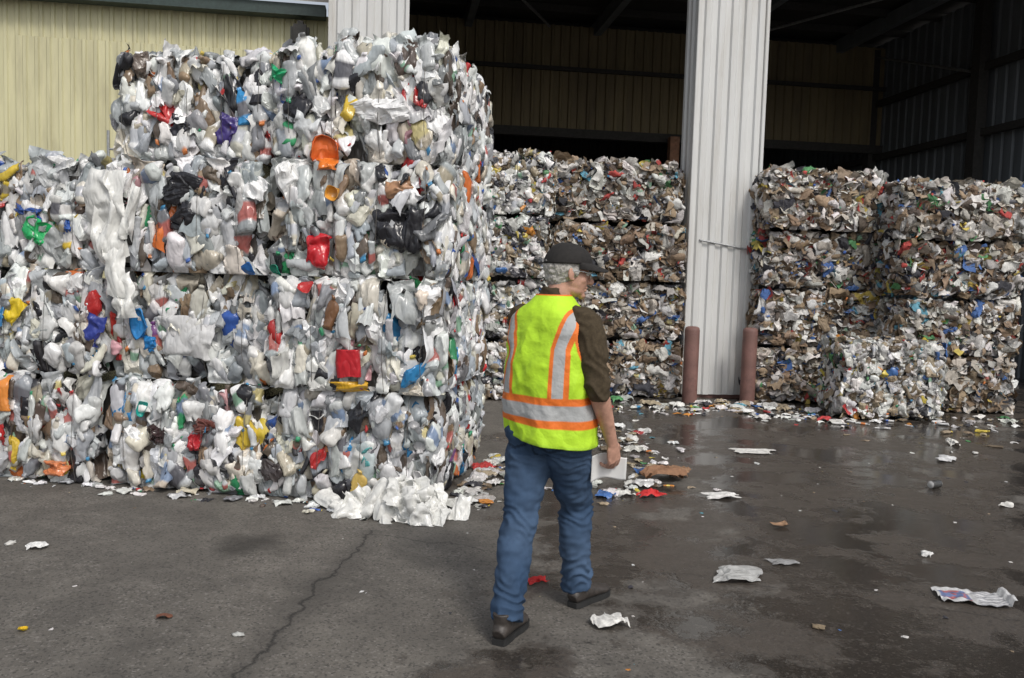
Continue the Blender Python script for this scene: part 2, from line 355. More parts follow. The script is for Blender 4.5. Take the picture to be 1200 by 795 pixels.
def squash(w_,d,h,kind,top):
    near=kind=='near'; ph=rng.uniform(0,6,6); keep=.62 if near else .62; am=1.3 if near else 2.6
    def fn(V):
        O=V.copy();V=V.copy();X,Y,Z=V[:,0],V[:,1],V[:,2]
        wob=am*(.014*np.sin(X*9+ph[0])+.011*np.sin(X*21+ph[1])+.010*np.sin(Y*11+ph[2]))
        lo_,hi_,s=.004+wob,h-.004+wob,.03
        z=Z.copy();m=z>hi_-s;z[m]=(hi_-s)[m]+s*np.tanh((z[m]-(hi_-s)[m])/s);m=z<lo_+s;z[m]=(lo_+s)[m]-s*np.tanh(((lo_+s)[m]-z[m])/s)
        kz=np.where(O[:,2]>h/2,.8 if top else .42,.42)
        V[:,2]=z*(1-kz)+O[:,2]*kz
        V[:,2]=np.maximum(V[:,2],.004)
        tz=np.minimum(np.abs(V[:,2]-wob),np.abs(h-V[:,2]+wob)); tx=np.maximum(0,w_/2-np.abs(X)); ty=np.maximum(0,np.minimum(Y,d-Y))
        a_=.85 if near else .4
        rec=a_*.055*np.exp(-(tz/.030)**2)
        recx=a_*.045*np.exp(-(tx/.035)**2); recy=a_*.04*np.exp(-(ty/.035)**2)
        bul=.018*np.sin(np.clip(V[:,2]/h,0,1)*math.pi)+.030*np.sin(X*4+ph[3]+V[:,2]*3)*np.sin(V[:,2]*6+ph[4])
        lo=-(.025+bul-rec-recx); hi=d+(.025+bul-rec)
        s=.035
        y=V[:,1];m=y<lo+s;y[m]=(lo+s)[m]-s*np.tanh(((lo+s)[m]-y[m])/s);m=y>hi-s;y[m]=(hi-s)[m]+s*np.tanh((y[m]-(hi-s)[m])/s)
        near_seam=np.clip(1-(rec+recx)/.05,0.2,1)
        V[:,1]=y*(1-keep*near_seam)+O[:,1]*keep*near_seam
        lim=w_/2+.015+bul-rec-recy
        x=V[:,0];a=np.abs(x);m=a>lim-s;a2=a.copy();a2[m]=(lim-s)[m]+s*np.tanh((a[m]-(lim-s)[m])/s);V[:,0]=np.sign(x)*(a2*(1-keep*.75)+np.abs(O[:,0])*keep*.75)
        return V
    return fn
def bale(name,loc,yaw,w_,d,h,kind,faces='frlt',extra=(),pal=None):
    K=KN[kind];A=Acc();pal=pal or K['pal']; top='t' in faces
    pal=[(c,wt*rng.uniform(.5,1.6)) for c,wt in pal]; tint=rng.uniform(.90,1.03)
    i_=.095
    bx=[(-w_/2+i_,i_,.03),(w_/2-i_,i_,.03),(w_/2-i_,d-i_,.03),(-w_/2+i_,d-i_,.03)]
    V=np.array(bx+[(a,b,h-i_) for a,b,_ in bx]);F=np.array([(0,1,5,4),(1,2,6,5),(2,3,7,6),(3,0,4,7),(4,5,6,7),(3,2,1,0)])
    A.add(V,F,np.tile(np.array([[.06,.056,.052]]),(8,1)),False)  # inner core coloured dark, painting shade into the gaps between pieces
    FR={'f':((0,0,h/2),(1,0,0),(0,-1,0),(0,0,1),w_,h,1),'r':((w_/2,d/2,h/2),(0,1,0),(1,0,0),(0,0,1),d,h,1),
        'l':((-w_/2,d/2,h/2),(0,-1,0),(-1,0,0),(0,0,1),d,h,.8),'t':((0,d/2,h),(1,0,0),(0,0,1),(0,1,0),w_,d,.4),'b':((0,d,h/2),(-1,0,0),(0,1,0),(0,0,1),w_,h,.3)}
    wf=rng.uniform(.24,.30)
    for fk in faces:
        o,U,N,Zp,a,b,dm=FR[fk];o,U,N,Zp=map(np.array,(o,U,N,Zp)); B=np.stack([U,-N,Zp],1).astype(float)
        k=int(a*b*K['dens']*dm)
        ps=np.array([p for _,p in K['sh']]);g=rng.choice(len(K['sh']),k,p=ps/ps.sum())
        for gi,(lst,_) in enumerate(K['sh']):
            kk=int((g==gi).sum()); ids=rng.integers(0,len(lst),kk)
            for li,sid in enumerate(lst):
                q=int((ids==li).sum())
                if not q: continue
                u=rng.uniform(-.5,.5,q);v=rng.uniform(-.5,.5,q)
                out=.022-rng.random(q)**1.2*K['dep']*2.0
                if SH[sid]['kind']=='tub': out-=.03
                band=np.abs(((u*a/wf)%1)-.5)*2
                if kind=='near': out-=.035*band**4
                T=o+U*(u*(a-.10))[:,None]+Zp*(v*(b-.10))[:,None]+N*out[:,None]
                sp=np.where(rng.random(q)<K['free'],rng.uniform(-3.14,3.14,q),rng.normal(0,.33,q)+np.where(rng.random(q)<.5,0,math.pi))
                M=rotm(sp,rng.normal(0,K['tilt'],q),rng.normal(0,K['tilt'],q))
                s=rng.uniform(*K['sc'],q); Bq=B@np.diag([.88,1,1.1]) if kind=='near' else B
                M=np.einsum('ij,kjl->kil',Bq,M)*s[:,None,None]
                C=pick(pal,q)*tint;C2=LABEL[rng.integers(0,len(LABEL),q)]*.85
                A.place(sid,M,T,C,C2,.36,.4)
    for (x,z,lst,sx,sz,colr,sp,dp) in extra:
        sid=lst[int(rng.integers(0,len(lst)))];ext=np.ptp(SH[sid]['v'],axis=0)
        Sc=np.diag([sx/ext[0],1.0*min(1.3,.05/ext[1]+.5),sz/ext[2]]);M=(rotm(np.array([sp]),np.array([0.]),np.array([0.]))@Sc)
        A.place(sid,M,np.array([[x,-dp-.015,z]]),np.array([colr],float))
    nw=int(w_/wf)
    for i in range(nw):
        x=(i+.5)/nw*w_-w_/2+rng.uniform(-.02,.02)
        P=np.array([(x,-.02,.02),(x+rng.uniform(-.01,.01),-.07,h*.3),(x+rng.uniform(-.01,.01),-.075,h*.6),(x,-.02,h-.03),(x,.05,h+.0),(x,d-.05,h+.0)]);r=.0022;vv=[]
        for p in P:
            for aa in range(4): vv.append(p+np.array([r*math.cos(aa*1.5708),r*math.sin(aa*1.5708),0]))
        ff=[(j*4+q_,j*4+(q_+1)%4,(j+1)*4+(q_+1)%4,(j+1)*4+q_) for j in range(len(P)-1) for q_ in range(4)]
        A.add(np.array(vv),np.array(ff),np.tile([[.12,.11,.10]],(len(vv),1)))
    ob=A.obj(name,m_pap if kind=='paper' else m_bale,squash(w_,d,h,kind,top)); ob.location=loc; ob.rotation_euler=(0,0,yaw); return ob
# main stack ---------------------------------------------------
yaw=R(-10); ca,sa=math.cos(yaw),math.sin(yaw); BW,BH,BD=1.27,.79,1.72
SX=-.50
HERO=[ # u, z, shapes, sx, sz, colour, spin, out
 (.84,2.45,TUB,.20,.24,(.74,.15,.03),.2,.05),(.84,2.36,FILM,.16,.1,(.75,.2,.03),0,.06),(.435,2.73,FILM,.45,.20,(.8,.8,.8),0,.06),(.88,1.77,FILM,.2,.24,(.55,.02,.03),.3,.06),(.95,1.52,TUB,.1,.1,(.45,.03,.03),.3,.06),
 (.36,1.93,FILM,.3,.26,(.02,.02,.025),.3,.06),(.22,1.92,DRAPE,.16,.34,(.02,.02,.025),.1,.07),(.625,1.0,BOXS,.18,.20,(.50,.02,.03),.0,.05),(.62,.83,FILM,.3,.09,(.70,.40,.03),0,.06),
 (2.25,1.22,TUB,.17,.24,(.02,.20,.5),.2,.06),(2.18,1.05,FILM,.12,.14,(.02,.18,.45),.2,.06),(3.03,1.86,FILM,.24,.2,(.02,.40,.12),.6,.07),(3.12,2.0,FILM,.3,.1,(.03,.08,.3),.3,.05),
 (1.63,2.6,FILM,.16,.26,(.06,.04,.2),.2,.05),(1.98,2.62,FILM,.16,.2,(.02,.02,.03),.1,.06),(1.91,2.18,FILM,.34,.24,(.02,.02,.025),.2,.07),(1.85,2.02,FILM,.2,.2,(.02,.02,.025),.5,.07),(2.30,1.95,DRAPE,.14,.34,(.02,.02,.02),.1,.07),
 (3.27,1.26,FILM,.15,.22,(.75,.55,.03),.5,.07),(3.27,.66,BOT,.13,.28,(.70,.25,.05),0,.06),(1.88,1.12,FILM,.5,.32,(.60,.60,.60),.1,.06),
 (2.86,.12,FILM,.2,.12,(.6,.2,.08),0,.06),(.33,2.2,DRAPE,.13,.2,(.45,.25,.14),1.3,.06),(.78,2.15,TUB,.1,.1,(.7,.32,.05),.3,.06),(1.2,2.97,FILM,.16,.12,(.02,.36,.15),.3,.08),(2.6,1.15,FILM,.14,.25,(.04,.06,.3),.3,.06),(2.52,1.2,FILM,.07,.2,(.55,.04,.03),.3,.07),
 (2.1,.42,FILM,.16,.16,(.04,.02,.02),.3,.06),(1.8,.38,FILM,.1,.14,(.45,.03,.04),.2,.07),(1.75,.5,FILM,.2,.12,(.15,.05,.04),.2,.06),(2.48,1.02,BLOB,.16,.12,(.7,.38,.42),.2,.07),(.75,1.35,BOT,.1,.25,(.2,.1,.05),.2,.05),(1.35,1.62,TUB,.08,.1,(.03,.15,.45),.1,.06),(1.2,1.62,TUB,.08,.09,(.02,.3,.2),.1,.06),
 (2.2,.6,TUB,.08,.12,(.02,.35,.3),.1,.05),(.45,.35,FILM,.1,.16,(.08,.3,.3),.2,.05),(.5,.17,BOT,.12,.2,(.6,.42,.12),.2,.05),(1.15,.2,BLOB,.2,.16,(.05,.04,.04),.2,.05),(.12,1.45,BLOB,.1,.14,(.75,.65,.55),.2,.06)]
for lv in range(4):
    for k in range(4 if lv<3 else 2):
        uc=(k+.5)*BW; jx=rng.uniform(-.04,.04)+(.05 if lv==3 else 0); jy=rng.uniform(-.06,.06)
        x=SX-ca*uc+jx; y=5.80-sa*uc+jy+(.05 if lv==3 else 0)
        ex=[((k+.5)*BW-u,z-lv*BH,a,b,c,d,e,f) for (u,z,a,b,c,d,e,f) in HERO if k*BW<=u<(k+1)*BW and lv*BH<=z<(lv+1)*BH]
        fs='f'+('r' if k==0 or (lv==3) else '')+('l' if k==3 or (lv==3) else '')+('t' if lv==3 or (lv==2 and k>1) else '')+'b'
        bale('plastic_bale',(x,y,lv*BH+.0),yaw+R(rng.uniform(-2.5,2.5)),BW-.01,BD,BH+(.03 if lv==3 and k==0 else 0),'near',fs,ex)
def hang():
    A=Acc()
    for (u,z,sx,sz,sid) in ((2.45,2.12,.38,.42,DRAPE[0]),(2.42,1.88,.27,.5,DRAPE[1]),(2.38,1.62,.20,.5,DRAPE[2]),(2.34,1.42,.22,.34,DRAPE[3]),(2.24,2.0,.12,.45,DRAPE[4])):
        ext=np.ptp(SH[sid]['v'],axis=0);M=rotm(np.array([rng.uniform(-.2,.2)]),np.zeros(1),np.zeros(1))@np.diag([sx/ext[0],.8,sz/ext[2]])
        A.place(sid,M,np.array([[-u,-.12,z]]),np.array([(.74,.74,.71)])*rng.uniform(.92,1.05))
    o=A.obj('hanging_plastic_film',m_bale);o.location=(SX,5.80,0);o.rotation_euler=(0,0,yaw)
hang()
def stack(name,x0,y0,yw,w_,d,nl,h,kind,pal=None,fs='frl'):
    for lv in range(nl):
        bale(name,(x0+rng.uniform(-.06,.06),y0+rng.uniform(-.07,.07),lv*h),yw+R(rng.uniform(-2.5,2.5)),w_*rng.uniform(.97,1.03),d,h,kind,fs+('t' if lv==nl-1 else ''),pal=pal)
stack('mixed_bale',-.35,11.2,R(3),1.6,1.3,4,.81,'mix')
stack('paper_bale',1.42,11.9,R(-2),1.75,1.5,4,.81,'paper')
stack('paper_bale',2.75,12.9,R(4),.95,1.3,4,.78,'paper')
stack('paper_bale',4.2,11.7,R(4),1.62,1.5,4,.79,'paper',fs='frl')
stack('paper_bale',5.86,11.25,R(6),1.66,1.5,4,.755,'paper',fs='frl')
bale('mixed_bale',(4.72,10.45,0),R(5),1.3,.75,.95,'mix','frlt')
# ---------------------------------------------------------------- litter
def litter(name,pts,m,smin,smax,lists,pal,flat=True):
    A=Acc()
    B=np.array([[1.,0,0],[0,0,1],[0,-1,0]])
    for (x,y) in pts:
        lst=lists[int(rng.integers(0,len(lists)))];sid=lst[int(rng.integers(0,len(lst)))]
        s=rng.uniform(smin,smax);M0=rotm(np.array([rng.uniform(-3.1,3.1)]),np.zeros(1),np.zeros(1))[0]
        M=(B@M0)*s
        M[2]*=.7
        V=SH[sid]['v']@M.T
        z=-V[:,2].min()-.004
        A.place(sid,M[None],np.array([[x,y,z]]),pick(pal,1),BRIGHT[rng.integers(0,9,1)],.3)
    return A.obj(name,m)
def rnd(n,x0,x1,y0,y1): return [(rng.uniform(x0,x1),rng.uniform(y0,y1)) for _ in range(n)]
base=[]
for i in range(95):
    u=rng.uniform(-.1,4.4);o=abs(rng.normal(0,.10))+.02; base.append((SX-ca*u,5.80-sa*u-o))
litter('litter_along_bales',base,m_bale,.15,.55,[FILM,FLK,BLOB,BOT],NEARP)
side=[(SX+.06+.17*(q:=rng.uniform(0,1.8))+abs(rng.normal(0,.16)),5.85+q*.98) for _ in range(150)]
litter('litter_beside_bales',side,m_bale,.25,.75,[FILM,FLK,FLK,BLOB,TUB,BOT],MIXP)
mid=[(rng.normal(1.05,.24)+(y-7.4)*.1,y) for y in rng.uniform(6.3,9.5,130)]
litter('litter_pile',mid,m_bale,.2,.7,[FLK,FLK,FILM,BLOB,BOT],MIXP)
bk=rnd(220,.2,3.6,10.3,11.6)+rnd(130,3.4,7.4,10.0,10.9)+rnd(25,3.0,6.0,8.8,10.5)+rnd(50,0.0,1.6,8.8,11)+rnd(60,2.0,3.9,10.8,11.5)
litter('litter_by_warehouse',bk,m_pap,.3,.85,[FLK,FLK,FLK,FILM,BOT],MIXP)
sp_=rnd(46,-.2,5.5,5.0,9.5)+rnd(14,0.3,4,3.3,5.2)+rnd(12,-4,-.5,3.3,5.4)
litter('litter_scraps',sp_,m_pap,.10,.35,[FLK,FLK,BLOB],MIXP)
litter('litter_specks',rnd(320,-4,5.5,3.2,8.5),m_pap,.04,.11,[FLK,BLOB],MIXP)
def single(name,x,y,lst,sx,sy,h,colr,rz=0,m=None,i=0):
    S=SH[lst[i]];V=S['v'].copy();e=np.ptp(V,axis=0);V=np.stack([V[:,0]/e[0]*sx,V[:,2]/e[2]*sy,-V[:,1]/e[1]*h],1);V[:,2]-=V[:,2].min()
    o=mk(name,V,S['f'],m or m_pap,np.tile([colr],(len(V),1)),smooth=False);o.location=(x,y,.003);o.rotation_euler=(0,0,rz);return o
single('cardboard_scrap',1.26,6.9,FILM,.36,.24,.12,(.25,.13,.07),.3)
single('cardboard_scrap',1.45,7.1,FILM,.3,.2,.07,(.28,.16,.09),1.3,i=2)
single('red_wrapper',1.08,6.35,FILM,.22,.16,.06,(.55,.03,.03),.3,i=3)
single('red_wrapper',.17,4.45,FILM,.14,.07,.03,(.5,.02,.02),.5,i=4)
single('crumpled_napkin',.50,3.92,FILM,.18,.15,.045,(.66,.65,.62),.4,i=5)
single('clear_film_scrap',1.27,4.62,FILM,.34,.22,.045,(.42,.42,.41),.1,m=m_bale,i=6)
single('clear_film_scrap',1.62,4.9,FILM,.2,.1,.015,(.27,.27,.27),.1,m=m_bale,i=1)
single('paper_sheet',2.4,8.2,FILM,.48,.24,.02,(.64,.63,.6),.2,i=7)
single('paper_sheet',1.65,6.4,FILM,.3,.16,.03,(.66,.65,.63),.1,i=8)
single('paper_sheet',4.2,8.1,FILM,.3,.18,.03,(.6,.6,.6),.9,i=9)
single('paper_sheet',3.8,6.4,FILM,.18,.1,.02,(.65,.64,.6),.9,i=1)
single('paper_sheet',2.57,5.1,FILM,.09,.07,.03,(.7,.7,.68),.9,i=2)
single('paper_sheet',-2.67,4.75,FILM,.13,.08,.035,(.7,.7,.69),.2,i=2)
single('leaf_scrap',-1.58,3.85,FLK,.08,.06,.02,(.18,.07,.04),.2,i=2)
single('yellow_cap',-2.12,3.66,TUB,.04,.04,.02,(.7,.5,.03),.2)
single('leaf_scrap',1.85,5.65,FLK,.12,.08,.03,(.28,.17,.10),.2,i=5)
def can(x,y,rz):
    n=18;pr=[(0.001,0),(.026,0),(.033,.01),(.033,.11),(.027,.122),(.001,.119)];v=[];f=[];c=[]
    for r,z in pr:
        for i in range(n): v.append((z-.06,r*math.cos(2*math.pi*i/n),r*math.sin(2*math.pi*i/n)+.033)); c.append((.6,.6,.6) if z in(0,.122,.119) else (.05,.05,.05))
    for k in range(len(pr)-1):
        for i in range(n): f.append((k*n+i,k*n+(i+1)%n,(k+1)*n+(i+1)%n,(k+1)*n+i))
    o=mk('drink_can',v,np.array(f),m_bale,np.array(c)); o.location=(x,y,.002);o.rotation_euler=(0,0,rz)
can(3.5,6.9,.5)
def newspaper():
    n=40;V=[];C=[];
    for i in range(n):
        for j in range(n):
            u=j/(n-1);v=i/(n-1);p=Vector((u*.36,v*.2,0));z=.012+.02*abs(noise.noise(p*12))+.012*noise.noise(p*25)+(.03 if u>.93 else 0)
            V.append((p.x+.02*noise.noise(p*5+Vector((3,3,3))),p.y+.03*noise.noise(p*6),z))
            c=(.55,.55,.55)
            if .05<u<.42 and .2<v<.8: c=(.12,.16,.3) if noise.noise(p*30)>0 else (.4,.12,.12)
            elif .5<u<.9 and int(v*20)%2==0: c=(.3,.3,.32)
            C.append(c)
    f=[(i*n+j,i*n+j+1,(i+1)*n+j+1,(i+1)*n+j) for i in range(n-1) for j in range(n-1)]
    o=mk('newspaper',V,np.array(f),m_pap,np.array(C));o.location=(2.28,4.32,0);o.rotation_euler=(0,0,-.15)
newspaper()
def bag():
    A=Acc()
    for i in range(46):
        x=rng.normal(0,.17);y=rng.normal(0,.05);hh=max(.02,.19-abs(x)*.5)
        sid=(DRAPE+FILM[1:3])[int(rng.integers(0,8))]
        M=rotm(np.array([rng.uniform(-3,3)]),rng.normal(-.6,.5,1),rng.normal(0,.6,1))*rng.uniform(.5,.95)
        A.place(sid,M,np.array([[x,y,rng.uniform(.03,hh+.04)]]),np.array([(.78,.78,.75)])*rng.uniform(.9,1.04))
    def fl(V): V=V.copy();V[:,2]=np.maximum(V[:,2],.003);return V
    o=A.obj('white_plastic_bag',m_bale,fl)
    o.location=(-.70,5.58,0);o.rotation_euler=(0,0,R(-10))
bag()
# ---------------------------------------------------------------- man
man=empty('man',(0,0,0))
TH=R(37);CX,CY=.19,3.99
RT=Vector((math.cos(TH),-math.sin(TH),0));FW=Vector((math.sin(TH),math.cos(TH),0));UP=Vector((0,0,1))
def Bp(x,y,z): return Vector((CX,CY,0))+RT*x+FW*y+UP*z
def cr_interp(P,sub):
    P=[Vector(p) if hasattr(p,'__len__') else p for p in P]; out=[]
    for i in range(len(P)-1):
        p0=P[max(i-1,0)];p1=P[i];p2=P[i+1];p3=P[min(i+2,len(P)-1)]
        for s in range(sub):
            t_=s/sub; out.append(.5*((2*p1)+(p2-p0)*t_+(2*p0-5*p1+4*p2-p3)*t_*t_+(3*p1-p0-3*p2+p3)*t_**3))
    out.append(P[-1]); return out
class Body:
    def __init__(s): s.v=[];s.f=[]
    def tube(s,pts,rad,ref=None,n=24,sub=5):
        ref=ref or RT
        C=cr_interp(pts,sub);Rr=cr_interp([Vector((r if isinstance(r,tuple) else (r,r))+(0,)) for r in rad],sub)
        b=len(s.v)
        for i,c in enumerate(C):
            t_=(C[min(i+1,len(C)-1)]-C[max(i-1,0)]).normalized();A=(ref-ref.dot(t_)*t_).normalized();Bv=t_.cross(A)
            for j in range(n):
                a=2*math.pi*j/n; s.v.append(c+A*math.cos(a)*Rr[i].x+Bv*math.sin(a)*Rr[i].y)
        k=len(C)
        for i in range(k-1):
            for j in range(n): s.f.append((b+i*n+j,b+i*n+(j+1)%n,b+(i+1)*n+(j+1)%n,b+(i+1)*n+j))
        s.f.append(tuple(b+j for j in range(n))[::-1]); s.f.append(tuple(b+(k-1)*n+j for j in range(n)))
    def ell(s,c,rx,ry,rz,X=None,Y=None,Z=None,n=20,m=14):
        X=X or RT;Y=Y or FW;Z=Z or UP;b=len(s.v);c=Vector(c)
        s.v.append(c+Z*rz)
        for i in range(1,m):
            th=math.pi*i/m
            for j in range(n):
                a=2*math.pi*j/n;s.v.append(c+X*rx*math.sin(th)*math.cos(a)+Y*ry*math.sin(th)*math.sin(a)+Z*rz*math.cos(th))
        s.v.append(c-Z*rz);e=len(s.v)-1
        for j in range(n): s.f.append((b,b+1+j,b+1+(j+1)%n)); s.f.append((e,e-n+(j+1)%n,e-n+j))
        for i in range(m-2):
            for j in range(n): s.f.append((b+1+i*n+j,b+1+(i+1)*n+j,b+1+(i+1)*n+(j+1)%n,b+1+i*n+(j+1)%n))
    def build(s,name,m,vox,sm=4,disp=None,parent=man,colf=None):
        o=mk(name+'_raw',s.v,s.f);md=o.modifiers.new('r','REMESH');md.mode='VOXEL';md.voxel_size=vox
        if sm: q=o.modifiers.new('s','SMOOTH');q.factor=.5;q.iterations=sm
        dg=bpy.context.evaluated_depsgraph_get();me=bpy.data.meshes.new_from_object(o.evaluated_get(dg))
        bpy.data.objects.remove(o)
        if disp:
            nr=[v.normal.copy() for v in me.vertices]
            for v,n_ in zip(me.vertices,nr): v.co=v.co+n_*disp(v.co)
        me.update()
        if colf:
            ca_=me.color_attributes.new('Col','FLOAT_COLOR','POINT')
            for i,v in enumerate(me.vertices): ca_.data[i].color=(*colf(v.co),1)
        me.name=name;me.materials.clear();me.materials.append(m);me.polygons.foreach_set('use_smooth',[True]*len(me.polygons))
        ob=bpy.data.objects.new(name,me);COL.objects.link(ob);ob.parent=parent;return ob
m_denim=mat('denim',vcol=True,rough=.85,nscale=9,namt=.2,bscale=350,bstr=.25,bdist=.002,spec=.2)
m_sweat=mat('brown_knit',(.068,.052,.033),.9,nscale=60,namt=.25,bscale=260,bstr=.5,bdist=.003,spec=.15)
m_skin=mat('skin',(.52,.29,.21),.5,nscale=30,namt=.16,bscale=150,bstr=.15,bdist=.002)
m_hair=mat('grey_hair',(.42,.40,.37),.7,nscale=120,namt=.4,bscale=200,bstr=.8,bdist=.004,stretch=(1,1,.4))
m_cap=mat('black_cap_cloth',(.017,.015,.014),.85,nscale=60,namt=.3,bscale=300,bstr=.3,bdist=.002)
m_shoe=mat('dark_leather',(.05,.042,.037),.5,nscale=25,namt=.4,bscale=90,bstr=.3,bdist=.003)
m_sole=mat('rubber_sole',(.02,.02,.02),.7,bstr=0)
m_vest=mat('hi_vis_mesh',vcol=True,rough=.6,nscale=9,namt=.12,bscale=13,bstr=.6,bdist=.02,spec=.3,ridge=True,bdet=3.0)
m_paper=mat('white_paper',(.8,.8,.79),.7,nscale=8,namt=.03,bstr=0)
m_glass=mat('clear_spectacle_plastic',(.45,.47,.48),.15,bstr=0)
J=Body()
J.tube([Bp(0,.0,.82),Bp(0,-.005,.88),Bp(0,0,.95),Bp(0,.0,1.03)],[(.13,.12),(.195,.155),(.205,.16),(.2,.16)])
for s in (-1,1): J.ell(Bp(.085*s,-.075,.90),.10,.085,.10)
HL,HR=Bp(-.10,.01,.92),Bp(.10,-.01,.92)
KL,KR=Vector((.065,3.92,.50)),Vector((.340,4.14,.51))
AL,AR=Vector((.015,3.72,.085)),Vector((.365,4.17,.085))
for H_,K_,A_ in ((HL,KL,AL),(HR,KR,AR)):
    J.tube([H_,H_.lerp(K_,.35),H_.lerp(K_,.75),K_,K_.lerp(A_,.3)+FW*-.015,K_.lerp(A_,.7)+FW*-.008,A_],[(.105,.12),(.106,.12),(.089,.10),(.080,.087),(.079,.086),(.072,.078),(.076,.083)])
def jd(c):
    d=.009*noise.noise(Vector((c.x*9,c.y*9,c.z*16)))+.006*noise.noise(Vector((c.x*22,c.y*22,c.z*40)))
    k=max(0,1-abs(c.z-.17)/.16)+.8*max(0,1-abs(c.z-.50)/.12)+.7*max(0,1-abs(c.z-.80)/.09)
    d+=k*.008*(1-2*abs(math.sin(c.z*48+6*noise.noise(c*9)+c.x*16)))
    return d
def jc(c):
    l=c-Vector((CX,CY,0));x=l.dot(RT);y=l.dot(FW)
    f=.5+.5*noise.noise(Vector((c.x*6,c.y*6,c.z*4)));b=Vector((.024,.052,.105)).lerp(Vector((.085,.135,.22)),f*(.9 if c.z<.8 else .4))
    if y<-.02 and .80<c.z<.975:
        for s in(-1,1):
            u=abs(x-s*.095);hb=.86-(.072-min(u,.072))*.35
            if u<.072 and c.z>hb-.01 and (u>.064 or c.z<hb+.004 or c.z>.963): b=b*.45
    if abs(x)<.005 and y<0 and c.z>.8: b=b*.5
    if c.z<.085: b=b*.7
    return b
J.build('jeans',m_denim,.0075,3,jd,colf=jc)
S=Body()
TR=[(.92,.185,.15,0),(1.0,.20,.165,0),(1.1,.205,.17,.005),(1.2,.205,.165,.005),(1.3,.205,.15,0),(1.38,.20,.135,-.005),(1.44,.175,.115,-.01),(1.48,.12,.095,-.01),(1.515,.08,.078,-.002),(1.55,.070,.074,.006),(1.575,.068,.072,.010)]
S.tube([Bp(0,yo,z) for z,a,b,yo in TR],[(a,b) for z,a,b,yo in TR])
SR,SL=Bp(.185,-.012,1.425),Bp(-.185,.0,1.425)
ER=Vector((.392,3.815,1.13));WR=Vector((.480,3.925,.865))
EL=Vector((.08,4.22,1.14));WL=Vector((.29,4.33,1.10))
S.tube([Bp(.12,-.01,1.44),SR,SR.lerp(ER,.35)+RT*.008,SR.lerp(ER,.75),ER,ER.lerp(WR,.10)],[.06,.070,.072,.065,.061,.056])
S.tube([Bp(-.12,0,1.44),SL,SL.lerp(EL,.5),EL,EL.lerp(WL,.6)],[.06,.066,.062,.056,.045])
S.build('sweater',m_sweat,.0075,4,lambda c:.006*noise.noise(Vector((c.x*10,c.y*10,c.z*22)))+.006*(1-2*abs(math.sin(c.z*42+c.x*40+4*noise.noise(c*9))))*(1 if c.z<1.25 else .5))
def hand(E,W,n_,name,r0=.044):
    H=Body();d=(W-E).normalized()
    n_=(n_-n_.dot(d)*d).normalized();wv=d.cross(n_).normalized()
    if wv.dot(FW)<0: wv=-wv
    hd=(d+Vector((-.08,-.02,-.25))).normalized();n_=(n_-n_.dot(hd)*hd).normalized();wv=(wv-wv.dot(hd)*hd-wv.dot(n_)*n_).normalized()
    H.tube([E,E.lerp(W,.25),E.lerp(W,.6),W,W+hd*.025],[(r0,r0),(.046,.044),(.036,.036),(.021,.030),(.018,.034)],ref=n_)
    H.tube([W+hd*.0,W+hd*.03,W+hd*.065,W+hd*.098],[(.018,.028),(.018,.038),(.016,.043),(.012,.041)],ref=n_)
    L=[(.044,.027,.021),(.048,.031,.023),(.045,.028,.022),(.035,.022,.019)]
    for i,(a,b,c) in enumerate(L):
        o=W+hd*(.092-.004*abs(i-1))+wv*(.031-.021*i)
        ang=[R(22+5*i),R(62+5*i),R(98+4*i)];p=[o-hd*.02,o]
        for l_,an in zip((a,b,c),ang): p.append(p[-1]+(hd*math.cos(an)+n_*math.sin(an))*l_)
        H.tube(p,[.0098,.0100,.0094,.0088,.0075],ref=wv,n=12,sub=3)
        H.ell(p[-1],.0074,.0074,.0074)
    o=W+hd*.022+wv*.026;dirs=[(hd*.75+wv*.6+n_*.35),(hd*.85+wv*.15+n_*.55),(hd*.85-wv*.05+n_*.6)]
    p=[o];
    for l_,dd in zip((.042,.033,.026),dirs): p.append(p[-1]+dd.normalized()*l_)
    H.tube(p,[.015,.0125,.0112,.009],ref=n_,n=12,sub=3);H.ell(p[-1],.009,.009,.009)
    H.build(name,m_skin,.0033,3,lambda c:.0012*noise.noise(c*60))
    return hd,n_,wv
hd,hn,hw=hand(ER.lerp(WR,-.02),WR,-RT+FW*.25,'right_arm_and_hand')
hand(EL.lerp(WL,.4),WL,-FW,'left_hand')
n=16;V=[];
pc=WR+hd*.125+hn*.030
for i in range(n):
    for j in range(n):
        u=j/(n-1);v=i/(n-1)
        p=pc+Vector((-.09+u*.17,-.015+u*.03+.03*math.sin(u*2.6)-v*.02,-.085+v*.13+.02*u*(1-v)+.012*math.sin(u*5)))
        V.append(p)
f=[(i*n+j,i*n+j+1,(i+1)*n+j+1,(i+1)*n+j) for i in range(n-1) for j in range(n-1)]
o=mk('folded_paper',V,f,m_paper,parent=man);q=o.modifiers.new('s','SOLIDIFY');q.thickness=.002
VR=[(.875,.228,.195,0),(.95,.226,.190,0),(1.05,.226,.190,.005),(1.15,.226,.188,.005),(1.25,.226,.178,.002),(1.33,.226,.165,-.002),(1.40,.216,.150,-.006),(1.445,.195,.132,-.01),(1.475,.162,.118,-.011),(1.50,.125,.104,-.008),(1.525,.098,.092,-.002),(1.548,.082,.084,.004)]
VP=cr_interp([Vector((a,b,yo)) for z,a,b,yo in VR],18);VZ=[]
for i in range(len(VR)-1):
    for s in range(18): VZ.append(VR[i][0]+(VR[i+1][0]-VR[i][0])*s/18)
VZ.append(VR[-1][0])
nc=440;V=[];C=[];keep=[]
YEL=(.50,.80,.04);ORG=(.82,.19,.03);SIL=(.42,.43,.43)
